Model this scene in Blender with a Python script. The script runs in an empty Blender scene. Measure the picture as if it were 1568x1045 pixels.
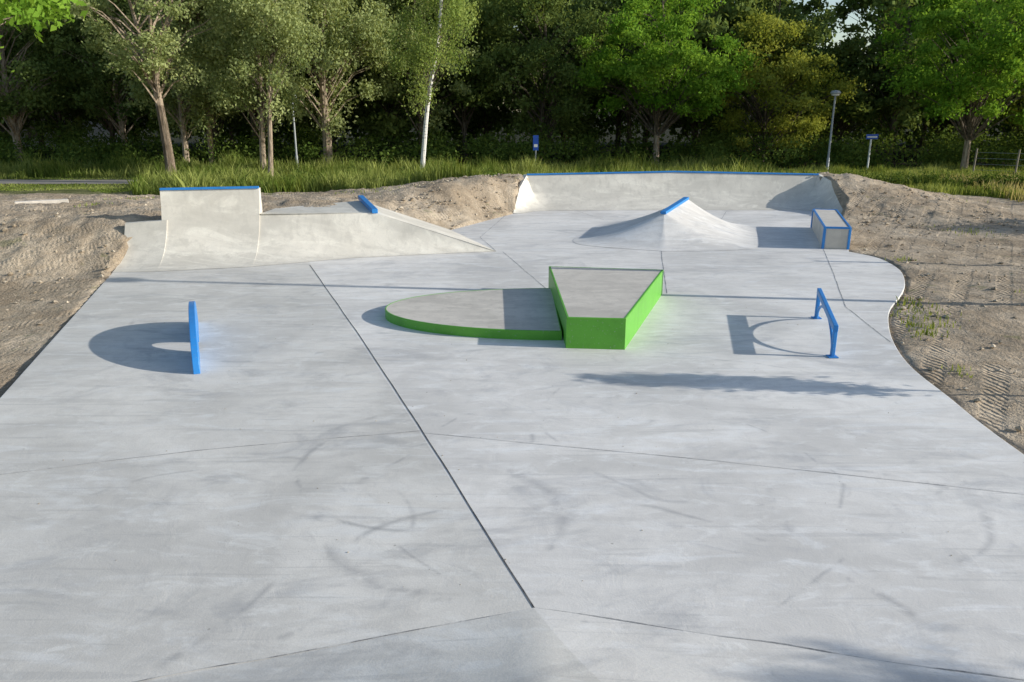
import bpy, math, random
import numpy as np
from mathutils import Vector, noise as mn
random.seed(7); rng=np.random.default_rng(11)
sc=bpy.context.scene

# ------------------------------------------------------------------ materials
def newmat(name):
    m=bpy.data.materials.new(name); m.use_nodes=True
    nt=m.node_tree; nt.nodes.clear()
    return m,nt
class N:
    def __init__(s,nt): s.nt=nt
    def n(s,t,**k):
        nd=s.nt.nodes.new(t)
        for a,b in k.items(): setattr(nd,a,b)
        return nd
    def l(s,a,b): s.nt.links.new(a,b)
    def val(s,x,inp):
        if isinstance(x,(int,float)): inp.default_value=x
        elif isinstance(x,tuple):
            inp.default_value=x if len(inp.default_value)==len(x) else x+(1,)
        else: s.l(x,inp)
    def math(s,op,a,b=0.0,c=None,clamp=False):
        nd=s.n('ShaderNodeMath',operation=op,use_clamp=clamp)
        s.val(a,nd.inputs[0]); s.val(b,nd.inputs[1])
        if c is not None: s.val(c,nd.inputs[2])
        return nd.outputs[0]
    def mix(s,f,a,b,mode='MIX'):
        nd=s.n('ShaderNodeMix',data_type='RGBA',blend_type=mode)
        s.val(f,nd.inputs[0]); s.val(a,nd.inputs[6]); s.val(b,nd.inputs[7])
        return nd.outputs[2]
    def noise(s,vec,scale,detail=4,rough=.5,dist=0.0):
        nd=s.n('ShaderNodeTexNoise'); 
        if vec is not None: s.l(vec,nd.inputs['Vector'])
        nd.inputs['Scale'].default_value=scale; nd.inputs['Detail'].default_value=detail
        nd.inputs['Roughness'].default_value=rough; nd.inputs['Distortion'].default_value=dist
        return nd.outputs[0]
    def ramp(s,f,lo,hi):
        nd=s.n('ShaderNodeMapRange',clamp=True,interpolation_type='SMOOTHSTEP')
        s.l(f,nd.inputs[0]); nd.inputs[1].default_value=lo; nd.inputs[2].default_value=hi
        return nd.outputs[0]
    def mapping(s,vec,scale=(1,1,1),rot=(0,0,0)):
        nd=s.n('ShaderNodeMapping'); s.l(vec,nd.inputs[0])
        nd.inputs['Scale'].default_value=scale; nd.inputs['Rotation'].default_value=rot
        return nd.outputs[0]
    def pos(s): return s.n('ShaderNodeNewGeometry').outputs['Position']
    def bump(s,h,strength,dist=.02):
        nd=s.n('ShaderNodeBump'); s.l(h,nd.inputs['Height'])
        nd.inputs['Strength'].default_value=strength; nd.inputs['Distance'].default_value=dist
        return nd.outputs[0]
    def out(s,col,rough=.7,spec=.3,normal=None,metal=0.0):
        b=s.n('ShaderNodeBsdfPrincipled'); o=s.n('ShaderNodeOutputMaterial')
        s.val(col,b.inputs['Base Color']); s.val(rough,b.inputs['Roughness'])
        b.inputs['Specular IOR Level'].default_value=spec; b.inputs['Metallic'].default_value=metal
        if normal is not None: s.l(normal,b.inputs['Normal'])
        s.l(b.outputs[0],o.inputs[0]); return b

def concrete(name,base=(.83,.80,.76),floor=True):
    m,nt=newmat(name); s=N(nt); P=s.pos()
    B=lambda k: tuple(min(.90,c*k) for c in base)
    big=s.noise(P,.33,3,.6,.9)
    col=s.mix(s.ramp(big,.34,.66),B(.82),B(1.06))
    t1=s.noise(s.mapping(P,(.45,1.7,1),(0,0,.22)),1.0,4,.62,1.6)
    col=s.mix(s.math('MULTIPLY',s.ramp(t1,.44,.66),.42),col,B(.68))
    t2=s.noise(s.mapping(P,(.6,2.0,1),(0,0,-.14)),.9,4,.66,2.2)
    col=s.mix(s.math('MULTIPLY',s.ramp(t2,.50,.70),.55),col,B(1.2))
    t3=s.noise(P,3.6,5,.70,.9)
    col=s.mix(s.math('MULTIPLY',s.ramp(t3,.42,.70),.28),col,B(.66))
    fine=s.noise(P,60,2,.65)
    col=s.mix(s.math('MULTIPLY',s.ramp(fine,.40,.72),.22),col,B(.62))
    if floor:
        brk=s.noise(P,1.1,4,.65,.6)
        f=s.n('ShaderNodeVectorMath',operation='MULTIPLY'); s.l(P,f.inputs[0]); f.inputs[1].default_value=(1,1,0)
        wob=s.math('MULTIPLY',s.noise(P,.5,2,.5),1.1)
        for k,(cx,cy,r,w,a) in enumerate([(-.9,7.4,1.35,.05,.50),(-.6,6.2,1.15,.10,.40),(2.6,8.6,2.3,.04,.36),
                              (1.3,9.2,.9,.07,.32),(.4,3.6,2.9,.05,.45),(-4.,13.4,2.6,.07,.36),
                              (-2.6,5.9,1.7,.04,.38),(3.8,12.5,3.0,.06,.32),(3.2,6.3,1.0,.05,.36),(1.0,7.0,2.3,.03,.40)]):
            v=s.n('ShaderNodeVectorMath',operation='DISTANCE')
            s.l(f.outputs[0],v.inputs[0]); v.inputs[1].default_value=(cx,cy,0)
            d=s.math('ADD',v.outputs['Value'],wob)
            d=s.math('ABSOLUTE',s.math('SUBTRACT',d,r+.5))
            mk=s.math('SUBTRACT',1.0,s.math('DIVIDE',d,w),clamp=True)
            lo=.48+.02*(k%4)
            mk=s.math('MULTIPLY',mk,s.ramp(brk,lo,lo+.08) if k%2 else s.ramp(brk,.53-.02*(k%4),.43-.02*(k%4)))
            col=s.mix(s.math('MULTIPLY',mk,a),col,(.29,.29,.30))
        w=s.noise(s.mapping(P,(.35,9,1),(0,0,.7)),1.6,2,.5,.4)
        col=s.mix(s.math('MULTIPLY',s.ramp(w,.60,.69),.30),col,(.46,.455,.45))
        sp=s.noise(s.mapping(P,(1,2.0,1)),1.7,5,.74,.5)
        col=s.mix(s.math('MULTIPLY',s.ramp(sp,.52,.68),.50),col,(.90,.89,.87))
        dk=s.noise(s.mapping(P,(.8,1.5,1)),.8,6,.70,1.0)
        col=s.mix(s.math('MULTIPLY',s.ramp(dk,.50,.70),.52),col,(.42,.42,.43))
        vo=s.n('ShaderNodeTexVoronoi'); s.l(P,vo.inputs['Vector']); vo.inputs['Scale'].default_value=1.6
        col=s.mix(s.math('MULTIPLY',s.ramp(vo.outputs['Distance'],.025,.012),.5),col,(.2,.18,.15))
        sep=s.n('ShaderNodeSeparateXYZ'); s.l(P,sep.inputs[0])
        sd_=s.math('ADD',sep.outputs[0],s.math('MULTIPLY',s.math('SUBTRACT',sep.outputs[1],4.92),.37))
        col=s.mix(s.ramp(sd_,.17,.15),col,s.mix(1.0,col,(.89,.89,.875),'MULTIPLY'))
    else:
        st=s.noise(s.mapping(P,(2.5,2.5,.35)),2.0,4,.65,.3)
        col=s.mix(s.math('MULTIPLY',s.ramp(st,.5,.66),.36),col,B(.64))
    hb=s.math('ADD',s.math('MULTIPLY',t3,.8),s.math('MULTIPLY',fine,.25))
    s.out(col,s.math('ADD',.46,s.math('MULTIPLY',t3,.25)),.35,s.bump(hb,.3,.015))
    return m
CON=concrete('concrete_floor')
CONB=concrete('concrete_ramp',(.76,.72,.64),False)
CONT=concrete('concrete_top',(.68,.63,.56),False)

def paint(name,col,dark=.7,rough=.42):
    m,nt=newmat(name); s=N(nt); P=s.pos()
    a=s.noise(P,3.5,4,.65); b=s.noise(P,30,3,.6)
    c=s.mix(s.math('MULTIPLY',s.ramp(a,.4,.75),.5),col,tuple(x*dark for x in col))
    c=s.mix(s.math('MULTIPLY',s.ramp(b,.62,.72),.5),c,(.35,.36,.34))
    s.out(c,rough,.4,s.bump(b,.12,.01)); return m
GREEN=paint('green_paint',(.12,.40,.04)); BLUE=paint('blue_paint',(.03,.23,.62),.75)
GALV=paint('galvanised_steel',(.32,.34,.35),.8,.45)
DARK=paint('dark_plastic',(.03,.03,.035),.8)
WHITE=paint('white_paint',(.75,.75,.73),.85,.5)
WOOD=paint('weathered_wood',(.28,.24,.18),.6,.8)
SIGNB=paint('sign_blue',(.02,.09,.45),.8,.4)
m,nt=newmat('joint_dark'); s=N(nt); s.out(s.mix(s.ramp(s.noise(s.pos(),5,5,.7),.35,.65),(.04,.04,.045),(.16,.16,.16)),.9,.1); JOINT=m
m,nt=newmat('joint_light'); s=N(nt); s.out(s.mix(s.ramp(s.noise(s.pos(),2,5,.75),.40,.60),(.20,.20,.21),(.60,.59,.57)),.9,.1); JOINTL=m
m,nt=newmat('asphalt_path'); s=N(nt); s.out(s.mix(s.ramp(s.noise(s.pos(),1.5,6,.7),.3,.7),(.24,.225,.205),(.36,.335,.30)),.9,.1); PATH=m
m,nt=newmat('window_glass'); s=N(nt); s.out((.03,.04,.05),.1,.5); GLASS=m

m,nt=newmat('soil_and_grass_ground'); s=N(nt); P=s.pos()
n1=s.noise(P,.55,5,.65,.4); n2=s.noise(P,4,5,.7); n3=s.noise(P,22,3,.7)
soil=s.mix(s.ramp(n1,.32,.7),(.33,.26,.185),(.57,.475,.36))
soil=s.mix(s.math('MULTIPLY',s.ramp(n2,.4,.7),.5),soil,(.25,.19,.13))
soil=s.mix(s.math('MULTIPLY',s.ramp(n3,.5,.75),.5),soil,(.66,.57,.45))
sep=s.n('ShaderNodeSeparateXYZ'); s.l(P,sep.inputs[0])
gm=s.ramp(s.math('ADD',sep.outputs[1],s.math('MULTIPLY',n1,5.0)),33.2,34.6)
gn=s.noise(P,1.2,4,.7)
gr=s.mix(s.ramp(gn,.35,.65),(.09,.11,.035),(.20,.20,.09))
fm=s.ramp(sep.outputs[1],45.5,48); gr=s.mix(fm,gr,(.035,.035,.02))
wm=s.math('MULTIPLY',s.ramp(s.noise(P,.8,4,.75),.62,.68),.45)
col=s.mix(wm,soil,(.16,.18,.07)); col=s.mix(gm,col,gr)
def tracks(rot,sc_,lo):
    mp=s.mapping(P,(1,1,1),(0,0,rot))
    w=s.n('ShaderNodeTexWave',wave_type='BANDS',bands_direction='X'); s.l(mp,w.inputs[0]); w.inputs['Scale'].default_value=sc_
    w.inputs['Distortion'].default_value=2.2; w.inputs['Detail'].default_value=2; w.inputs['Detail Scale'].default_value=.35
    w2=s.n('ShaderNodeTexWave',wave_type='BANDS',bands_direction='DIAGONAL'); s.l(mp,w2.inputs[0]); w2.inputs['Scale'].default_value=4.6
    w2.inputs['Distortion'].default_value=2.8; w2.inputs['Detail'].default_value=3
    band=s.ramp(w.outputs['Fac'],.55,.85)
    msk=s.ramp(s.noise(P,.30,3,.6),lo,lo+.10)
    return s.math('MULTIPLY',s.math('MULTIPLY',band,s.math('SUBTRACT',s.math('MULTIPLY',w2.outputs['Fac'],.8),1.0)),msk)
tr=s.math('ADD',tracks(.55,.42,.40),tracks(-.8,.36,.45))
tr=s.math('MULTIPLY',tr,s.math('ADD',.35,s.math('MULTIPLY',s.ramp(sep.outputs[0],-4.0,3.0),.65)))
h=s.math('ADD',s.math('MULTIPLY',n2,1.0),s.math('MULTIPLY',n3,.45)); h=s.math('ADD',h,s.math('MULTIPLY',tr,.42))
s.out(col,.95,.1,s.bump(h,.8,.09)); SOIL=m

def leafmat(name,c1,c2,trans=.4):
    m,nt=newmat(name); s=N(nt)
    at=s.n('ShaderNodeAttribute',attribute_name='tint')
    f=at.outputs['Fac']
    col=s.mix(f,c1,c2)
    d=s.n('ShaderNodeBsdfDiffuse'); t=s.n('ShaderNodeBsdfTranslucent')
    s.l(col,d.inputs[0]); 
    tc=s.mix(.5,col,(c2[0]*1.4,c2[1]*1.3,c2[2]*.6)); s.l(tc,t.inputs[0])
    a=s.n('ShaderNodeMixShader'); a.inputs[0].default_value=trans; s.l(d.outputs[0],a.inputs[1]); s.l(t.outputs[0],a.inputs[2])
    o=s.n('ShaderNodeOutputMaterial'); s.l(a.outputs[0],o.inputs[0]); return m
LF_WIL=leafmat('willow_leaves',(.16,.22,.075),(.46,.51,.23),.34)
LF_BIR=leafmat('birch_leaves',(.14,.23,.05),(.42,.49,.15),.36)
LF_BRI=leafmat('maple_leaves',(.08,.20,.02),(.27,.43,.06),.36)
LF_YEL=leafmat('shrub_leaves',(.15,.20,.03),(.42,.44,.09),.35)
LF_FOR=leafmat('forest_leaves',(.05,.09,.025),(.26,.33,.10),.3)
LF_UND=leafmat('undergrowth_leaves',(.05,.095,.02),(.19,.26,.06),.3)
GRS=leafmat('grass_blades',(.11,.17,.03),(.38,.42,.13),.35)
GRSD=leafmat('dry_grass_blades',(.30,.27,.11),(.55,.48,.25),.4)
def bark(name,c1,c2,birch=False):
    m,nt=newmat(name); s=N(nt); P=s.pos()
    a=s.noise(s.mapping(P,(6,6,1.2)),2,4,.7)
    col=s.mix(s.ramp(a,.35,.65),c1,c2)
    if birch:
        b=s.noise(s.mapping(P,(1.2,1.2,9)),1.3,4,.7); col=s.mix(s.ramp(b,.57,.64),col,(.05,.045,.04))
    s.out(col,.9,.1,s.bump(a,.6,.04)); return m
BK=bark('bark',(.20,.155,.11),(.46,.37,.28)); BKD=bark('forest_bark',(.07,.055,.04),(.22,.18,.14)); BKB=bark('birch_bark',(.70,.67,.62),(.82,.80,.76),True)

# ------------------------------------------------------------------ mesh helpers
def build(name,parts,mats,smooth=False,loc=None,parent=None):
    V=[];FL=[];sizes=[];mi=[];tn=[];off=0
    for v,f,mt,t in parts:
        v=np.asarray(v,dtype=np.float32); V.append(v)
        if isinstance(f,np.ndarray):
            FL.append((f+off).ravel()); sizes.append(np.full(len(f),f.shape[1])); nf=len(f)
        else:
            for q in f: FL.append(np.array(q)+off)
            sizes.append(np.array([len(q) for q in f])); nf=len(f)
        mi.append(np.full(nf,mt)); tn.append(np.broadcast_to(np.asarray(t,dtype=np.float32),(nf,)))
        off+=len(v)
    V=np.concatenate(V);L=np.concatenate(FL).astype(np.int32);S=np.concatenate(sizes).astype(np.int32)
    me=bpy.data.meshes.new(name)
    me.vertices.add(len(V)); me.vertices.foreach_set('co',V.ravel())
    me.loops.add(len(L)); me.loops.foreach_set('vertex_index',L)
    me.polygons.add(len(S)); st=np.zeros(len(S),dtype=np.int32); st[1:]=np.cumsum(S)[:-1]
    me.polygons.foreach_set('loop_start',st); me.polygons.foreach_set('loop_total',S)
    me.polygons.foreach_set('material_index',np.concatenate(mi).astype(np.int32))
    me.polygons.foreach_set('use_smooth',np.full(len(S),smooth))
    for m in mats: me.materials.append(m)
    me.update(calc_edges=True)
    a=me.attributes.new('tint','FLOAT','FACE'); a.data.foreach_set('value',np.concatenate(tn).astype(np.float32))
    me.validate()
    o=bpy.data.objects.new(name,me); sc.collection.objects.link(o)
    if loc: o.location=loc
    if parent: o.parent=parent
    return o
def empty(name):
    e=bpy.data.objects.new(name,None); sc.collection.objects.link(e); return e
def prism(pts,z0,z1,bevel=0):
    n=len(pts)
    v=[(x,y,z0) for x,y in pts]+[(x,y,z1) for x,y in pts]
    f=[tuple(range(n))[::-1],tuple(range(n,2*n))]+[(i,(i+1)%n,n+(i+1)%n,n+i) for i in range(n)]
    return v,f
def beam(a,b,w,h):
    a=Vector(a);b=Vector(b);d=(b-a).normalized()
    up=Vector((0,0,1)) if abs(d.z)<.95 else Vector((0,1,0))
    r=d.cross(up).normalized()*w/2; u=r.cross(d).normalized()*h/2
    v=[p+x for p in (a,b) for x in (-r-u,r-u,r+u,-r+u)]
    return [tuple(x) for x in v],[(0,1,2,3)[::-1],(4,5,6,7),(0,1,5,4),(1,2,6,5),(2,3,7,6),(3,0,4,7)]
def tube(pts,rad,k=8):
    pts=[Vector(p) for p in pts]; v=[];f=[]
    for i,p in enumerate(pts):
        d=(pts[min(i+1,len(pts)-1)]-pts[max(i-1,0)]).normalized()
        up=Vector((1,0,0)) if abs(d.x)<.8 else Vector((0,1,0))
        a=d.cross(up).normalized(); b=d.cross(a)
        for j in range(k):
            t=2*math.pi*j/k; v.append(p+(a*math.cos(t)+b*math.sin(t))*rad[i])
    for i in range(len(pts)-1):
        for j in range(k):
            f.append((i*k+j,i*k+(j+1)%k,(i+1)*k+(j+1)%k,(i+1)*k+j))
    return np.array([tuple(x) for x in v]),np.array(f,dtype=np.int64)
def bev(o,w=.01,seg=2):
    m=o.modifiers.new('bevel','BEVEL'); m.width=w; m.segments=seg; m.limit_method='ANGLE'; m.angle_limit=math.radians(35)
def P_(vf,m=0,t=.5): return (vf[0],vf[1],m,t)
def catmull(pts,n=6):
    out=[]
    for i in range(len(pts)-1):
        p0=pts[max(i-1,0)];p1=pts[i];p2=pts[i+1];p3=pts[min(i+2,len(pts)-1)]
        for j in range(n):
            t=j/n
            out.append(tuple(.5*((2*p1[k])+(-p0[k]+p2[k])*t+(2*p0[k]-5*p1[k]+4*p2[k]-p3[k])*t*t+(-p0[k]+3*p1[k]-3*p2[k]+p3[k])*t**3) for k in range(len(p1))))
    out.append(tuple(pts[-1])); return out

# ------------------------------------------------------------------ concrete floor
right=catmull([(8.56,19.73),(8.92,18.83),(8.76,17.46),(8.23,16.08),(7.64,15.0),(6.81,13.7),(6.21,12.4),(5.83,11.31),(5.62,10.39),(5.53,9.35),(5.40,7.58),(5.4,3.0)],6)
outline=[(-4.7,3.0),(-6.46,9.28),(-8.87,17.10),(-9.0,18.3),(-8.4,19.3),(-3.9,20.0),(-1.84,23.4),(.1,27.3),(.3,29.0),(11.5,29.2),(11.5,27.2),(9.9,24.0),(8.7,20.1)]+right
o=build('concrete_skatepark_floor',[P_(prism(outline[::-1],-.30,0))],[CON]); bev(o,.012,2)

def inpoly(x,y,poly):
    c=False;j=len(poly)-1
    for i in range(len(poly)):
        xi,yi=poly[i][:2];xj,yj=poly[j][:2]
        if (yi>y)!=(yj>y) and x<(xj-xi)*(y-yi)/(yj-yi)+xi: c=not c
        j=i
    return c
def inpoly_np(X,Y,poly):
    c=np.zeros(X.shape,bool);j=len(poly)-1
    for i in range(len(poly)):
        xi,yi=poly[i][:2];xj,yj=poly[j][:2]
        k=((yi>Y)!=(yj>Y))&(X<(xj-xi)*(Y-yi)/(yj-yi+1e-12)+xi)
        c^=k; j=i
    return c

def strip(pts,w,z=.004):
    parts=[]
    for a,b in zip(pts[:-1],pts[1:]):
        d=Vector((b[0]-a[0],b[1]-a[1])).normalized(); n=Vector((-d.y,d.x))*w/2
        parts.append(([(a[0]-n.x,a[1]-n.y,z),(b[0]-n.x,b[1]-n.y,z),(b[0]+n.x,b[1]+n.y,z),(a[0]+n.x,a[1]+n.y,z)],[(0,1,2,3)],0,.5))
    return parts
def wob(pts,n=14,a=.012):
    out=[]
    for p,q in zip(pts[:-1],pts[1:]):
        for i in range(n):
            t=i/n; x=p[0]+(q[0]-p[0])*t; y=p[1]+(q[1]-p[1])*t
            out.append((x+a*mn.noise((x*1.3,y*1.3,1)),y+a*mn.noise((x*1.3,y*1.3,5))))
    out.append(pts[-1]); return out
j=empty('floor_joints')
build('main_joint',strip(wob([(.16,4.92),(-1.08,8.38),(-2.57,12.40),(-4.70,17.95)]),.012),[JOINT],parent=j)
for k,pl in enumerate([[(-1.0,8.14),(2.20,7.39),(4.84,6.68),(5.38,6.54)],[(-1.03,8.2),(-3.37,7.67),(-5.7,6.9)],[(-.23,19.7),(.31,17.24),(.70,15.4)],
          [(3.80,19.8),(3.05,15.05)],[(8.05,20.1),(7.17,17.24),(6.12,13.95),(5.9,11.7)],[(-.4,19.8),(-.9,22.0),(-.2,26.9)],[(6.6,25.0),(7.6,27.9)],[(3.0,25.6),(2.3,27.9)]]):
    build('control_joint',strip(wob(pl,14,.014),.007 if k<2 else .012),[JOINTL],parent=j)

# ------------------------------------------------------------------ near bank (the viewer stands on its deck)
xs=np.concatenate([np.linspace(-4.9,.16,40),np.linspace(.16,5.3,41)[1:]])
ds=np.concatenate([np.linspace(0,2,26),np.linspace(2.1,8,12)])
def bz(d):
    R=4.2
    z=R-math.sqrt(R*R-min(d,1.9)**2)+.12*min(d,1.9)
    if d>1.9: z+= (d-1.9)*.58
    return min(z,1.75)
V=[]
for x in xs:
    ly=4.92-(.31*(.16-x) if x<.16 else .25*(x-.16))+.02*mn.noise((x*1.1,0,3))
    for d in ds: V.append((x,ly-d*1.03,.006+bz(d)))
nd=len(ds)
F=[(i*nd+k,i*nd+k+1,(i+1)*nd+k+1,(i+1)*nd+k) for i in range(len(xs)-1) for k in range(nd-1)]
o=build('concrete_bank_ramp',[(V,np.array(F),0,.5)],[CON],True)
build('bank_edge_joint',strip(wob([(-4.6,3.46),(.16,4.935),(5.3,3.65)],30,.03),.010),[JOINTL],parent=j)

# ------------------------------------------------------------------ ruled transition surfaces
def ruled(toe,cre,nu=10,nv=14,k=.93):
    V=[];rows=0
    for i in range(len(toe)-1):
        for u in range(nu+(1 if i==len(toe)-2 else 0)):
            t=u/nu
            tx,ty=[toe[i][q]*(1-t)+toe[i+1][q]*t for q in (0,1)]
            cx,cy,cz=[cre[i][q]*(1-t)+cre[i+1][q]*t for q in (0,1,2)]
            for v in range(nv):
                a=v/(nv-1); pr=(1-math.sqrt(1-(k*a)**2))/(1-math.sqrt(1-k*k))
                V.append((tx+(cx-tx)*a,ty+(cy-ty)*a,.006+cz*pr))
            V.append((cx+(cx-tx)*.12,cy+(cy-ty)*.12,.006+cz)); V.append((cx+(cx-tx)*.12,cy+(cy-ty)*.12,-.2))
            rows+=1
    m=nv+2
    F=[(i*m+k2,(i+1)*m+k2,(i+1)*m+k2+1,i*m+k2+1) for i in range(rows-1) for k2 in range(m-1)]
    return V,F,rows,m
def ruled_obj(name,toe,cre,mat,parent=None,**kw):
    V,F,r,m=ruled(toe,cre,**kw)
    capv=[];capf=[]
    for row in (0,r-1):
        pts=[V[row*m+i] for i in range(m)]
        base=len(capv)
        capv+=pts+[(p[0],p[1],-.2) for p in pts]
        for i in range(m-1): capf.append((base+i,base+i+1,base+m+i+1,base+m+i))
    o=build(name,[(V,np.array(F),0,.5),(capv,np.array(capf),0,.5)],[mat],True,parent=parent)
    md=o.modifiers.new('es','EDGE_SPLIT'); md.split_angle=math.radians(28)
    return o
lq=empty('concrete_quarter_pipe')
ruled_obj('low_bank_left',[(-8.87,17.10),(-7.94,17.16)],[(-9.2,18.65,.86),(-8.25,18.78,.92)],CONB,lq,k=.87)
ruled_obj('tall_quarter',[(-7.94,17.165),(-5.98,17.72)],[(-8.45,19.05,1.60),(-6.22,19.52,1.60)],CONB,lq,k=.985,nv=22)
C=(-3.42,19.75,.97);T=(-.40,19.74);B=(-1.84,23.4);D=(-4.30,22.5,.97)
ruled_obj('low_bank_right',[(-5.98,17.73),(-3.87,18.83),T],[(-6.2,19.36,1.0),C,(T[0]-.02,T[1]+.02,.01)],CONB,lq,k=.88)
dv=[C,(T[0],T[1],.004),(B[0],B[1],.004),D,(-6.3,21.1,.93),(-6.2,19.3,1.0)]
dv=[(a,b,c+.004) for a,b,c in dv]
build('deck',[(dv,[(0,1,2),(0,2,3),(0,3,4,5)],0,.5)],[CONB],parent=lq)
o=build('quarter_coping',[P_(beam((-8.45,19.06,1.63),(-6.22,19.53,1.63),.10,.055))],[BLUE],parent=lq); bev(o)
o=build('blue_edge_beam',[P_(beam((-3.43,19.72,1.02),(-4.32,22.6,1.06),.15,.11))],[BLUE],parent=lq); bev(o)

bq=empty('concrete_bowl_wall')
toeB=[(.30,27.1),(.75,27.75),(1.5,28.0),(6,28.15),(10.0,28.1),(10.7,27.9),(11.0,27.2)]
creB=[(.05,27.2,.02),(.28,28.5,.75),(.55,29.4,1.13),(6,29.6,1.22),(11.3,29.45,1.13),(11.52,28.6,.95),(11.55,27.0,.10)]
ruled_obj('bowl_transition',toeB,creB,CONB,bq,k=.93)
o=build('bowl_coping',[(*tube([(a,b-.01,c+.015) for a,b,c in creB[2:5]],[.033]*3,8),0,.5)],[BLUE],True,parent=bq)

# ------------------------------------------------------------------ pyramid hump with blue ridge: broad, concave flanks
R1=Vector((4.15,21.5,.76));R2=Vector((5.2,23.6,.92))
per=catmull([(3.85,19.75),(6.15,20.1),(7.0,22.2),(7.2,24.6),(5.3,25.9),(3.2,25.2),(2.2,23.0),(1.75,20.9),(3.85,19.75)],10)[:-1]
V=[];F=[];nper=0;na=20
rd=(R2-R1);rl=Vector((rd.x,rd.y)).length_squared
for x,y in per:
    s_=max(0,min(1,((x-R1.x)*rd.x+(y-R1.y)*rd.y)/rl)); s_=s_*s_*(3-2*s_)
    r=R1+rd*s_
    for k in range(na):
        a=k/(na-1)
        V.append((r.x+(x-r.x)*a,r.y+(y-r.y)*a,.006+r.z*(1-a)**1.65))
    nper+=1
for i in range(nper):
    for k in range(na-1):
        ii=(i+1)%nper; F.append((i*na+k,i*na+k+1,ii*na+k+1,ii*na+k))
py=empty('concrete_pyramid_ramp')
build('ramp_body',[(V,np.array(F),0,.5)],[CON],True,parent=py)
o=build('ridge_coping',[P_(beam(R1+Vector((-.04,-.08,.0)),R2+Vector((0,0,.0)),.17,.08))],[BLUE],parent=py); bev(o,.02)

# ------------------------------------------------------------------ ledge box back right
lb=empty('concrete_ledge_box')
q=[(8.05,20.15),(8.66,20.05),(9.75,23.7),(9.12,23.85)]
o=build('box_body',[P_(prism(q,0.0,.56))],[CONT],parent=lb); bev(o,.01)
pts=[(x,y) for x,y in q]; prt=[]
for i in range(4):
    a=pts[i];b=pts[(i+1)%4]
    prt.append(P_(beam((a[0],a[1],.55),(b[0],b[1],.55),.05,.05)))
for i in (0,1,2,3): prt.append(P_(beam((pts[i][0],pts[i][1],0),(pts[i][0],pts[i][1],.56),.06,.06)))
o=build('edge_steel',prt,[BLUE],parent=lb); bev(o,.006)

# ------------------------------------------------------------------ green funbox and low curved pad
fb=empty('green_funbox')
A=[(.82,11.38),(1.70,11.30),(2.95,15.0),(.73,15.35)]
def inset(poly,d):
    n=len(poly);out=[]
    for i in range(n):
        p=Vector(poly[i-1]);c=Vector(poly[i]);q=Vector(poly[(i+1)%n])
        d1=(c-p).normalized();d2=(q-c).normalized()
        n1=Vector((-d1.y,d1.x));n2=Vector((-d2.y,d2.x))
        b=(n1+n2); b=b/b.dot(n1) if abs(b.dot(n1))>1e-6 else n1
        out.append((c.x+b.x*d,c.y+b.y*d))
    return out
def edged_block(name_body,name_top,poly,h,par,rim=.05):
    n=len(poly); ins=inset(poly,rim); out1=inset(poly,.008)
    v=[(x,y,0.0) for x,y in poly]+[(x,y,h-.008) for x,y in poly]+[(x,y,h) for x,y in out1]+[(x,y,h) for x,y in ins]+[(x,y,h-.02) for x,y in ins]
    f=[(r*n+i,r*n+(i+1)%n,(r+1)*n+(i+1)%n,(r+1)*n+i) for r in range(4) for i in range(n)]
    build(name_body,[(v,f,0,.5)],[GREEN],parent=par)
    build(name_top,[([(x,y,h-.004) for x,y in inset(poly,rim-.003)],[tuple(range(n))],0,.5)],[CONT],parent=par)
edged_block('green_sides','concrete_top',A,.485,fb,.035)
pad=[]
for i in range(41):
    t=math.pi/2+math.pi*i/40
    pad.append((.78+3.0*math.cos(t),13.35+ (1.5 if math.sin(t)>0 else 1.55)*math.sin(t)))
padp=empty('green_edged_manual_pad')
edged_block('pad_sides','pad_top',pad,.155,padp,.022)

# ------------------------------------------------------------------ blue arch wall (left)
def arch_wall():
    a=Vector((-4.32,10.17,0));b=Vector((-5.38,12.86,0));d=(b-a);L=d.length;d.normalize();n=Vector((d.y,-d.x,0))*.045
    outer=[];inner=[];K=40
    mid=L*.47;rh=.27
    for i in range(K+1):
        t=math.pi*i/K
        outer.append((L/2-L/2*math.cos(t),.61*math.sin(t)**.9))
        inner.append((mid-rh*math.cos(t),rh*1.0*math.sin(t)))
    v=[]
    for sgn in (-1,1):
        for s_,z in outer: p=a+d*s_+n*sgn; v.append((p.x,p.y,z+.002))
        for s_,z in inner: p=a+d*s_+n*sgn; v.append((p.x,p.y,z+.001))
    M=K+1;f=[]
    for sd in (0,2*M):
        for i in range(K):
            q=(sd+i,sd+i+1,sd+M+i+1,sd+M+i); f.append(q if sd else q[::-1])
    for i in range(K):
        f.append((i,i+1,2*M+i+1,2*M+i)); f.append((M+i+1,M+i,3*M+i,3*M+i+1))
    return v,f
o=build('blue_arch_wall',[P_(arch_wall())],[BLUE]); bev(o,.008)

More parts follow.
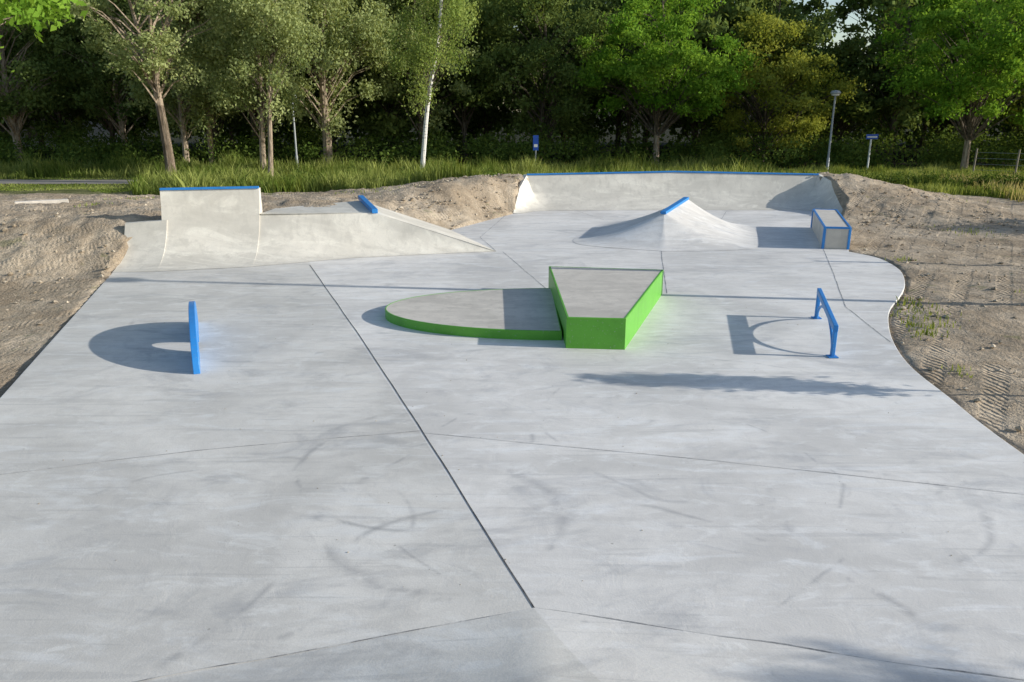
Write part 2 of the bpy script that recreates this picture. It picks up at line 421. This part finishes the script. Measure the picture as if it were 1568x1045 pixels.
# ------------------------------------------------------------------ blue grind rail (right)
gr_=empty('blue_grind_rail')
a=Vector((4.69,10.94,0));b=Vector((5.28,13.15,0));d=(b-a).normalized()
prt=[P_(beam(a,a+Vector((0,0,.42)),.06,.06)),P_(beam(b,b+Vector((0,0,.46)),.06,.06)),
     P_(beam(a-d*.04+Vector((0,0,.44)),b+d*.04+Vector((0,0,.48)),.07,.10))]
o=build('rail_frame',prt,[BLUE],parent=gr_); bev(o,.012,3)
K=20;pts=[]
for i in range(K+1):
    t=math.pi*i/K; p=a+(b-a)*(.5-.47*math.cos(t)); pts.append((p.x,p.y,.02+.39*math.sin(t)))
o=build('rail_arch',[(*tube(pts,[.022]*(K+1),8),0,.5)],[BLUE],True,parent=gr_)
o=build('rail_feet',[P_(beam(p+Vector((-.07,0,.010)),p+Vector((.07,0,.010)),.14,.012)) for p in (a,b)],[BLUE],parent=gr_)

# ------------------------------------------------------------------ terrain
cp=[(-9.6,18.9,.84),(-12,18.9,.85),(-16,19,.8),(-22,19,.7),(-9.5,17.0,.02),(-12,16.3,.05),(-16,16,.1),(-22,16,.1),(-8.7,20,.86),(-6.2,20.3,.9),(-4.8,21.6,.92),(-5,23.5,.85),
(-8,24,.75),(-14,24,.7),(-22,24,.6),(-8,28,.5),(-14,28,.4),(-22,28,.35),(-1.95,23.5,.0),(-.95,25.6,.02),(-.1,27.3,.05),(-2.9,24,.5),(-2.0,26.2,.95),(-.8,28,1.15),(.1,29.6,1.15),(-2.5,29,.95),(-3.8,26.8,.85),(-4.6,28.8,.7),
(3,30.2,1.02),(6,30.3,1.1),(9,30.2,1.1),(11.8,30,1.12),(3,32.5,.5),(9,32.5,.5),(0,32.5,.35),(-8,32.5,.15),(13,32.5,.4),(12.3,28.6,1.05),(13.6,28.4,.85),(15,28,.45),(17,28,.1),(11.9,26.9,.4),(13,25,.1),(11,24.6,.0),(9.6,21,0),(9.7,19,0),
(9.6,17,-.01),(12,14,0),(8,12,0),(7,9,-.02),(6.5,6,0),(12,8,0),(18,20,0),(24,20,0),(20,10,0),(24,28,0),(-8.3,14,-.04),(-7,10,-.04),(-6,6,-.04),(-12,12,0),(-16,8,0),(-20,12,.05),
(-3,15,-.1),(0,10,-.1),(3,20,-.1),(6,24,-.1),(3,6,-.1),(0,24,-.1),(0,0,0),(-10,0,0),(10,0,0),(0,-10,0),(-28,10,0),(-28,30,.1),(28,10,0)]+[(x,36.5,0) for x in range(-30,31,6)]
cp=np.array(cp)
Amat=np.hypot(cp[:,None,0]-cp[None,:,0],cp[:,None,1]-cp[None,:,1])
wts=np.linalg.solve(Amat+np.eye(len(cp))*1e-6,cp[:,2])
def terrain(X,Y):
    z=np.zeros(X.shape)
    for (x,y,_),w in zip(cp,wts): z+=w*np.hypot(X-x,Y-y)
    fx=np.clip((30-np.abs(X))/4,0,1);fy=np.clip((38-Y)/2,0,1)*np.clip((Y+12)/4,0,1)
    return z*fx*fy
xs=np.concatenate([np.array([-600,-300,-150,-90,-60,-45,-36,-30]),np.linspace(-26,-17,30),np.arange(-16.9,18,.10),np.linspace(18.2,27,28),np.array([31,37,46,60,90,150,300,600])])
ys=np.concatenate([np.array([-600,-200,-60,-20,-10,-5,-2,0,2]),np.arange(3,12,.14),np.arange(12,33,.10),np.linspace(33.3,46,30),np.array([50,60,80,120,200,400,800])])
X,Y=np.meshgrid(xs,ys,indexing='ij')
Z=terrain(X,Y)
Nz=np.zeros(X.shape)
for i in range(X.shape[0]):
    if abs(xs[i])>27: continue
    for k in range(X.shape[1]):
        if 2<ys[k]<36 and not (-6<xs[i]<5 and ys[k]<17):
            x=xs[i];y=ys[k]
            Nz[i,k]=.09*mn.noise((x*.7,y*.7,0))+.06*mn.noise((x*2.2,y*2.2,3))+.05*abs(mn.noise((x*4.6,y*4.6,7)))+.03*mn.noise((x*8.5,y*8.5,9))
amp=np.where(Z>.15,1.15,.5)
Z=Z+Nz*amp
ins=inpoly_np(X,Y,outline)
bank=(np.abs(X)<5.3)&(Y<5)&(Y>-4)
Z=np.where(ins|bank,np.minimum(Z,-.14),Z)
Z=np.where(inpoly_np(X,Y,[(-9.0,17),(-8.9,18.2),(-8.5,19.0),(-6.2,19.4),(-3.4,19.75),(-1.84,23.4),(-.4,19.7),(-4,18.8)]),-.14,Z)
Z=np.where(inpoly_np(X,Y,[(.3,27),(.35,28.4),(.7,29.55),(6,29.7),(11.2,29.55),(11.4,27),(6,27)]),-.14,Z)
nx,ny=X.shape
idx=np.arange(nx*ny).reshape(nx,ny)
F=np.stack([idx[:-1,:-1],idx[1:,:-1],idx[1:,1:],idx[:-1,1:]],-1).reshape(-1,4)
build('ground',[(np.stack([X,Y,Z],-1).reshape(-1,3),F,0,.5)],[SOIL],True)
def tz(x,y): return float(terrain(np.array([x]),np.array([y]))[0])

ico=np.array([(0,0,1),(.9,0,.3),(.28,.85,.3),(-.72,.53,.3),(-.72,-.53,.3),(.28,-.85,.3),(0,0,-.6)])
icf=np.array([(0,1,2),(0,2,3),(0,3,4),(0,4,5),(0,5,1),(6,2,1),(6,3,2),(6,4,3),(6,5,4),(6,1,5)])
def scatter_stones(name,n,fn,smin,smax,mat):
    parts=[]
    for i in range(n):
        x,y=fn()
        if inpoly(x,y,outline)!=(name=='floor_grit'): continue
        z=tz(x,y) if name!='floor_grit' else .0
        sz=smin*(smax/smin)**random.random()**1.8
        a=random.random()*6.28;ca,sa=math.cos(a),math.sin(a)
        v=ico*np.array([sz*random.uniform(.6,1.3),sz*random.uniform(.6,1.3),sz*random.uniform(.5,.9)])+rng.normal(0,sz*.12,ico.shape)
        v=np.stack([v[:,0]*ca-v[:,1]*sa+x,v[:,0]*sa+v[:,1]*ca+y,v[:,2]+z+sz*.25],-1)
        parts.append((v,icf,0,random.random()))
    return build(name,parts,[mat])
m,nt=newmat('clod_soil'); s=N(nt); at=s.n('ShaderNodeAttribute',attribute_name='tint')
s.out(s.mix(at.outputs['Fac'],(.30,.24,.17),(.58,.50,.39)),.95,.1,s.bump(s.noise(s.pos(),40,4),.6,.02)); CLOD=m
def fdirt():
    r=random.random()
    if r<.3: return random.uniform(-17,-8),random.uniform(11,30)
    if r<.55: return random.uniform(-3.5,.5),random.uniform(22,30)
    if r<.7: return random.uniform(11,16),random.uniform(23,30)
    return random.uniform(5.6,15),random.uniform(6,26)
scatter_stones('soil_clods',5200,fdirt,.015,.075,CLOD)
scatter_stones('floor_grit',200,lambda:(random.uniform(-6,6),random.uniform(5,15)),.004,.010,CLOD)
o=build('kerb_stone',[P_(beam((-14.6,23.2,.80),(-13.4,23.9,.80),.22,.13))],[CONT]); bev(o,.015)

pv=[];X0=np.linspace(-70,60,40)
for x in X0:
    w=.5*math.sin(x*.08); pv+=[(x,38.6+w,.012),(x,40.8+w,.012)]
build('asphalt_path',[(pv,np.array([(2*i,2*i+2,2*i+3,2*i+1) for i in range(39)]),0,.5)],[PATH])

# ------------------------------------------------------------------ vegetation generators
def leaves(c,rad,n,size,droop=0,rs=rng):
    m=len(c); ci=rs.integers(0,m,n)
    g=rs.normal(0,.5,(n,3)); 
    ctr=c[ci]+g*rad[ci]
    u=rs.normal(0,1,(n,3)); u[:,2]-=droop; u/=np.linalg.norm(u,axis=1)[:,None]
    w=rs.normal(0,1,(n,3)); w=np.cross(u,w); w/=np.linalg.norm(w,axis=1)[:,None]
    sz=size*rs.uniform(.6,1.3,(n,1))
    V=np.stack([ctr-u*sz,ctr+w*sz*.55,ctr+u*sz,ctr-w*sz*.55],1).reshape(-1,3)
    F=np.arange(4*n).reshape(n,4)
    return V,F,ci
def tree(name,base,H,cb,cr,tr,seed,leaf,barkm,ncl=70,nl=26000,ls=.09,lean=(0,0),clr=.75,droop=0,ratio=(1,1),forks=1,gap=-.12,parent=None,zs=.62,limb=None,taper=.85,limbk=.28):
    rs=np.random.default_rng(seed); rd_=random.Random(seed)
    parts=[]
    ph=rd_.uniform(0,6)
    def trunkpt(z):
        t=z/H
        return np.array([lean[0]*t+.12*math.sin(ph+z*.7)*t*2,lean[1]*t+.10*math.cos(ph+z*.6)*t*2,z])
    tr_pts=[]
    fork_z=cb if forks>1 else H
    for k in range(forks):
        pts=[];rr=[]
        for i in range(13):
            z=-.15+(H*.9)*i/12
            p=trunkpt(max(z,0)); p[2]=z
            if forks>1 and z>fork_z:
                a=k*6.28/forks+seed; e=(z-fork_z)*.28
                p=p+np.array([math.cos(a)*e,math.sin(a)*e,0])
            pts.append(tuple(p)); t=i/12
            rr.append(tr*(1-taper*t)*(1.25 if i==0 else 1)*(1 if forks==1 or z<fork_z else .7))
        parts.append((*tube(pts,rr,8),0,.5)); tr_pts.append(np.array(pts))
    cen=[]
    cz=(cb+H)/2; hz=(H-cb)/2
    tries=0
    while len(cen)<ncl and tries<ncl*30:
        tries+=1
        v=rs.normal(0,1,3); v/=np.linalg.norm(v); r=rs.random()**.38
        p=v*r
        narrow=1-.35*max(0,p[2])
        q=np.array([p[0]*cr*ratio[0]*narrow,p[1]*cr*ratio[1]*narrow,cz+p[2]*hz])
        q[0]+=lean[0]*q[2]/H; q[1]+=lean[1]*q[2]/H
        if mn.noise((q[0]*.45+seed,q[1]*.45,q[2]*.45))<gap: continue
        cen.append(q)
    cen=np.array(cen)
    for q in cen:
        tp=tr_pts[rd_.randrange(forks)]
        z0=max(cb*.75,q[2]-np.hypot(q[0],q[1])*rd_.uniform(.5,1.0)-.3)
        z0=min(z0,H*.86)
        i=int(np.clip(np.searchsorted(tp[:,2],z0)-1,0,len(tp)-2)); f=(z0-tp[i,2])/(tp[i+1,2]-tp[i,2]); s0=tp[i]*(1-f)+tp[i+1]*f
        mid=(s0+q)/2+np.array([0,0,.25*np.linalg.norm(q-s0)*.5])
        pts=[s0,(s0*.6+mid*.4)*1.0,mid,(mid+q)/2+rs.normal(0,.08,3),q]
        r0=tr*limbk*(1-.6*z0/H)
        parts.append((*tube([tuple(p) for p in pts],[r0,r0*.8,r0*.55,r0*.35,r0*.12],4),2,.5))
    rad=rs.uniform(.6,1.25,(len(cen),1))*clr*np.array([[1,1,zs]])
    V,F,ci=leaves(cen,rad,nl,ls,droop,rs)
    ct=rs.uniform(0,1,len(cen))
    tint=np.clip(ct[ci]*.65+rs.uniform(0,.35,nl),0,1)
    parts.append((V,F,1,tint))
    return build(name,parts,[barkm,leaf,limb or barkm],False,loc=base,parent=parent)

tree('poplar_tree',(-16.5,38.7,0),12.5,4.6,3.6,.27,3,LF_WIL,BK,75,20000,.085,(-.3,0),.7,forks=3,gap=-.02)
tree('poplar_tree',(-19.1,47,0),13.5,2.0,3.0,.20,4,LF_WIL,BK,85,26000,.10,(.5,0),.8,droop=.6,zs=.9)
tree('poplar_tree',(-18.0,48.2,0),13.5,2.6,2.8,.19,5,LF_WIL,BK,60,16000,.10,(.2,0),.8,droop=.6,zs=.9)
tree('poplar_tree',(-13.2,42.5,0),12.5,2.4,3.0,.18,6,LF_WIL,BK,90,30000,.085,(.4,0),.70,droop=.8,zs=.95,limb=BKD)
tree('poplar_tree',(-12.1,39.9,0),12.0,3.4,2.2,.14,7,LF_WIL,BK,50,13000,.085,(1.0,.5),.62,droop=.8,zs=.95,limb=BKD)
tree('poplar_tree',(-10.9,47.5,0),14.0,2.4,3.9,.30,8,LF_WIL,BK,95,30000,.10,(.2,0),.82,droop=.8,zs=.95,limbk=.2)
tree('birch_tree',(-4.74,41.7,0),12.5,3.0,2.3,.13,9,LF_BIR,BKB,80,15000,.065,(1.7,0),.46,droop=1.4,zs=1.9,limb=BKD,taper=.5,limbk=.2)
tree('maple_tree',(8.7,48.5,0),10.6,2.4,4.8,.20,10,LF_BRI,BK,120,34000,.105,(0,0),.75,limb=BKD)
tree('maple_tree',(25.4,45.0,0),11.5,2.2,5.4,.20,12,LF_BRI,BK,130,38000,.105,(0,0),.80,limb=BKD)
tree('poplar_tree',(-30.0,49.0,0),13.0,2.2,4.4,.25,13,LF_FOR,BK,90,22000,.12,(0,0),.9)
tree('lime_tree',(-24.5,51.0,0),13.0,2.0,3.8,.22,14,LF_FOR,BK,80,20000,.11,(0,0),.9)
tree('lime_tree',(-11.9,14.3,0),7.2,4.1,4.3,.16,15,LF_BRI,BK,80,15000,.08,(0,0),.55,ratio=(1,.8))
tree('willow_tree',(16.2,52.0,0),8.9,.8,4.6,.16,16,LF_YEL,BKD,100,28000,.10,(0,0),.8,droop=.5)
tree('willow_tree',(2.0,52.5,0),12.8,1.2,4.2,.2,17,LF_FOR,BKD,95,24000,.11,(0,0),.95,droop=.5)
tree('willow_tree',(32.5,47.0,0),7.0,.6,3.6,.16,18,LF_YEL,BKD,80,22000,.10,(0,0),.8)
tree('willow_tree',(-5.8,52.0,0),13.5,2.2,3.7,.2,19,LF_WIL,BKD,75,18000,.11,(0,0),.8)
tree('sapling_tree',(8.2,9.15,0),2.55,1.2,.17,.035,21,LF_BRI,BK,26,4200,.045,(0,0),.2,zs=1.2)
tree('young_tree',(13.6,2.6,0),4.4,3.4,.5,.045,22,LF_BRI,BK,20,1100,.045,(0,0),.3,ratio=(1.8,.6))
tree('hawthorn_bush',(20.3,22.8,0),2.6,.3,1.5,.06,23,LF_UND,BK,40,8000,.06,(0,0),.45)
tree('hawthorn_bush',(19.5,18.0,0),1.9,.3,1.2,.06,24,LF_UND,BK,30,6000,.06,(0,0),.4)

fo=empty('forest')
proto=[]
for k in range(5):
    o=tree('forest_tree',(0,0,0),[15,13,16,14,12][k],[1.6,2.4,1.2,3.0,.8][k],[4.2,3.8,4.6,4.0,4.4][k],.2,40+k,LF_FOR,BKD,75,13000,.18,(rng.uniform(-.8,.8),0),1.0,parent=fo,gap=-.15)
    proto.append(o)
spots=[]
for row,(y0,n,dx) in enumerate([(56,24,4.8),(63,22,5.6),(72,20,7.0)]):
    for i in range(n):
        spots.append(((i-(n-1)/2)*dx+rng.uniform(-1.6,1.6),y0+rng.uniform(-1.8,1.8)))
for i,(x,y) in enumerate(spots):
    src=proto[i%5]
    if i<5: o=src
    else:
        o=bpy.data.objects.new('forest_tree',src.data); sc.collection.objects.link(o); o.parent=fo
    k=rng.uniform(.85,1.2); kz=k*rng.uniform(.9,1.1)
    if abs(x/y-.415)<.05: kz=min(kz,.66)
    o.location=(x,y,0); o.rotation_euler=(0,0,rng.uniform(0,6.28)); o.scale=(k,k,kz)

n=520; c=np.stack([rng.uniform(-48,48,n),rng.uniform(45.5,55,n),rng.uniform(.1,.9,n)],-1)
c[:,2]*=1+ (c[:,1]-45)/7
keep=c[:,1]>46+1.2*np.sin(c[:,0]*.3); c=c[keep]
rad=rng.uniform(.6,1.3,(len(c),1))*np.array([[1.1,.9,.65]])
V,F,ci=leaves(c,rad,75000,.10); ct=rng.uniform(0,1,len(c))
V[:,2]=np.abs(V[:,2])
n=420; c=np.stack([rng.uniform(-75,75,n),rng.uniform(77,82,n),rng.uniform(.3,5.5,n)],-1)
k=~((c[:,0]<-36)&(c[:,0]>-58)); c=c[k]
V2,F2,ci2=leaves(c,np.full((len(c),3),2.2),30000,.34)
build('undergrowth_bushes',[(V,F,0,np.clip(ct[ci]*.7+rng.uniform(0,.3,len(F)),0,1)),(V2,F2,0,rng.uniform(0,.4,len(F2)))],[LF_UND])
c=[]
for i in range(160):
    t=rng.random(); c.append((14.2+t*8.5+rng.normal(0,.1),34.6-1.1*t+rng.uniform(-.5,.5),rng.uniform(.1,.62)))
c=np.array(c); V,F,ci=leaves(c,np.full((160,3),.28),22000,.045)
build('hedge',[(V,F,0,rng.uniform(0,.6,22000))],[LF_UND])

def blades(name,x,y,h,mat,w=.018,z=None):
    n=len(x)
    if z is None: z=terrain(x,y)
    a=rng.uniform(0,6.28,n); dx=np.cos(a)*w;dy=np.sin(a)*w
    lx=rng.normal(0,.25,n)*h;ly=rng.normal(0,.25,n)*h
    V=np.stack([np.stack([x-dx,y-dy,z-.03],-1),np.stack([x+dx,y+dy,z-.03],-1),
                np.stack([x+dx*.7+lx*.4,y+dy*.7+ly*.4,z+h*.6],-1),np.stack([x+lx,y+ly,z+h],-1),np.stack([x-dx*.7+lx*.4,y-dy*.7+ly*.4,z+h*.6],-1)],1).reshape(-1,3)
    F=np.arange(5*n).reshape(n,5)
    t=np.clip(.45+.35*np.sin(x*.9+1.3*np.sin(y*.8))+rng.normal(0,.25,n),0,1)
    return build(name,[(V,F,0,t)],[mat])
n=130000
x=rng.uniform(-34,34,n); y=30.5+16.0*rng.random(n)**1.1
edge=31.2+1.0*np.sin(x*.55)+.7*np.sin(x*1.7+2)+np.where((x>-1)&(x<14),2.2,0)+np.where(x<-15,2.0,0)
pw=.5*np.sin(x*.08)+.25*np.sin(x*1.9)*np.sin(x*.7+1); onpath=(y>38.5+pw)&(y<40.9+pw)
ropen=(x<-16.3-.35*(y-34))&(x>-23.6-.2*(y-34))&(y<41.5)
k=(y>edge)&~onpath
x=x[k];y=y[k];ropen=ropen[k]
clump=np.array([mn.noise((a*.6,b*.6,0)) for a,b in zip(x,y)])
hh=rng.uniform(.26,.76,len(x))*(.95+1.2*clump)
hh=np.where(x>14,hh*.6,hh)
hh=np.where(ropen,.03+.05*rng.random(len(x)),hh)
blades('tall_grass_verge',x,y,hh,GRS,.020)
n=150; c=np.stack([rng.uniform(-30,14,n),rng.uniform(33.5,37.8,n),rng.uniform(.1,.5,n)],-1)
c=c[~((c[:,0]<-15.5)&(c[:,0]>-25))]
V,F,ci=leaves(c,rng.uniform(.25,.5,(len(c),1))*np.array([[1,1,.8]]),14000,.05); V[:,2]=np.abs(V[:,2])+.02
build('nettles',[(V,F,0,np.clip(rng.uniform(.1,1,len(c))[ci],0,1))],[LF_UND])
n=5000; x=rng.uniform(19,30,n);y=rng.uniform(29,38,n); blades('dry_grass',x,y,rng.uniform(.25,.7,n),GRSD)
xs_=[];ys_=[]
for cx,cy,r,m_ in [(7.3,14.2,.25,90),(7.2,13.3,.3,90),(6.95,12.6,.2,60),(6.6,12.1,.15,40),(6.2,10.3,.1,30),(-10.5,14.6,.15,60),(-11.6,22,.3,50),(9.3,18.5,.15,40),(13.5,23,.4,60),(-4.6,27,.6,80),(8.6,10.,.2,40),(10.5,15,.2,40),(-12.5,27,.7,80),(-9.5,29.5,.8,120),(15.5,30,.6,120)]:
    xs_.append(rng.normal(cx,r,m_)); ys_.append(rng.normal(cy,r,m_))
x=np.concatenate(xs_);y=np.concatenate(ys_)
k=~inpoly_np(x,y,outline); x=x[k];y=y[k]
blades('weed_tufts',x,y,rng.uniform(.04,.12,len(x)),GRS,.012)

# ------------------------------------------------------------------ street furniture
def lamp(x,y,h,r=.06):
    e=empty('street_lamp')
    pts=[(x,y,-.1),(x,y,.9),(x,y,.92),(x,y,h)]
    build('pole',[(*tube(pts,[r*1.3,r*1.3,r,r*.8],12),0,.5)],[GALV],True,parent=e)
    build('head',[(*tube([(x,y,h-.03),(x,y,h+.06),(x,y,h+.10),(x,y,h+.17),(x,y,h+.26),(x,y,h+.29)],[.06,.10,.25,.27,.20,.02],16),0,.5)],[GALV],True,parent=e)
    build('diffuser',[(*tube([(x,y,h+.02),(x,y,h+.095)],[.18,.22],16),0,.5)],[WHITE],True,parent=e)
lamp(17.05,43.3,4.1); lamp(-12.2,45.5,3.95); lamp(10.6,13.95,6.6,.085)
build('wooden_post',[(*tube([(12.0,17.85,-.2),(12.0,17.85,1.7)],[.06,.055],8),0,.5)],[WOOD],True)
e=empty('information_sign')
build('post',[(*tube([(1.31,44.6,-.1),(1.31,44.6,2.05)],[.04,.04],10),0,.5)],[GALV],True,parent=e)
build('panel',[P_(prism([(1.16,44.50),(1.46,44.50),(1.46,44.54),(1.16,44.54)],1.25,2.05)),
   ([(1.21,44.496,1.42),(1.41,44.496,1.42),(1.41,44.496,1.58),(1.21,44.496,1.58)],[(0,1,2,3)],1,.5)],[SIGNB,WHITE],parent=e)
e=empty('street_name_sign')
build('post',[(*tube([(19.8,44.6,-.1),(19.8,44.6,1.95)],[.05,.05],10),0,.5)],[WHITE],True,parent=e)
build('plate',[P_(beam((19.5,44.55,1.98),(20.15,44.55,1.98),.04,.26)),([(19.55,44.527,1.93),(20.1,44.527,1.93),(20.1,44.527,2.0),(19.55,44.527,2.0)],[(0,1,2,3)],1,.5)],[SIGNB,WHITE],parent=e)
e=empty('wire_fence'); fp=[(24.5,42.5),(26.0,41.3),(27.5,39.8),(29,38.2),(30.5,36.4)]
for x,y in fp: build('fence_post',[(*tube([(x,y,-.1),(x+.03,y,1.45)],[.055,.045],8),0,.5)],[WOOD],True,parent=e)
for z in (.35,.65,.95,1.25):
    build('wire',[(*tube([(x,y,z) for x,y in fp],[.008]*5,4),0,.5)],[GALV],parent=e)
e=empty('white_building')
build('walls',[P_(prism([(-52,72),(-38,72),(-38,80),(-52,80)],0,3.0))],[WHITE],parent=e)
build('roof',[([(-52.4,71.6,3.0),(-37.6,71.6,3.0),(-37.6,80.4,3.0),(-52.4,80.4,3.0),(-52.4,76,4.6),(-37.6,76,4.6)],[(0,1,5,4),(2,3,4,5),(0,4,3),(1,2,5),(0,3,2,1)],0,.5)],[DARK],parent=e)
for i in range(5): build('window',[P_(prism([(-51.1+i*2.7,71.94),(-49.9+i*2.7,71.94),(-49.9+i*2.7,72.06),(-51.1+i*2.7,72.06)],.9,2.2))],[GLASS],parent=e)

# ------------------------------------------------------------------ light, sky, camera
el=math.radians(19.5); al=math.atan(.125)
dirv=Vector((-math.cos(el)*math.cos(al),math.cos(el)*math.sin(al),-math.sin(el)))
sd=bpy.data.lights.new('sun','SUN'); sd.energy=5.0; sd.angle=math.radians(.5); sd.color=(1,.96,.87)
so=bpy.data.objects.new('sun',sd); sc.collection.objects.link(so); so.rotation_euler=dirv.to_track_quat('-Z','Y').to_euler()
w=bpy.data.worlds.new('World'); sc.world=w; w.use_nodes=True; nt=w.node_tree
bg=nt.nodes['Background']; sk=nt.nodes.new('ShaderNodeTexSky'); sk.sky_type='NISHITA'; sk.sun_disc=False
sk.sun_elevation=el; sk.sun_rotation=math.radians(90)+al; sk.air_density=1.0; sk.dust_density=.8
nt.links.new(sk.outputs[0],bg.inputs[0]); bg.inputs[1].default_value=.148
cam=bpy.data.cameras.new('camera'); co=bpy.data.objects.new('camera',cam); sc.collection.objects.link(co)
co.location=(0,0,3.5); co.rotation_euler=(math.radians(90-16.57),0,0)
cam.sensor_width=36; cam.lens=1200/1568*36; cam.clip_end=2000
sc.camera=co
sc.view_settings.view_transform='Standard'; sc.view_settings.look='None'; sc.view_settings.exposure=0
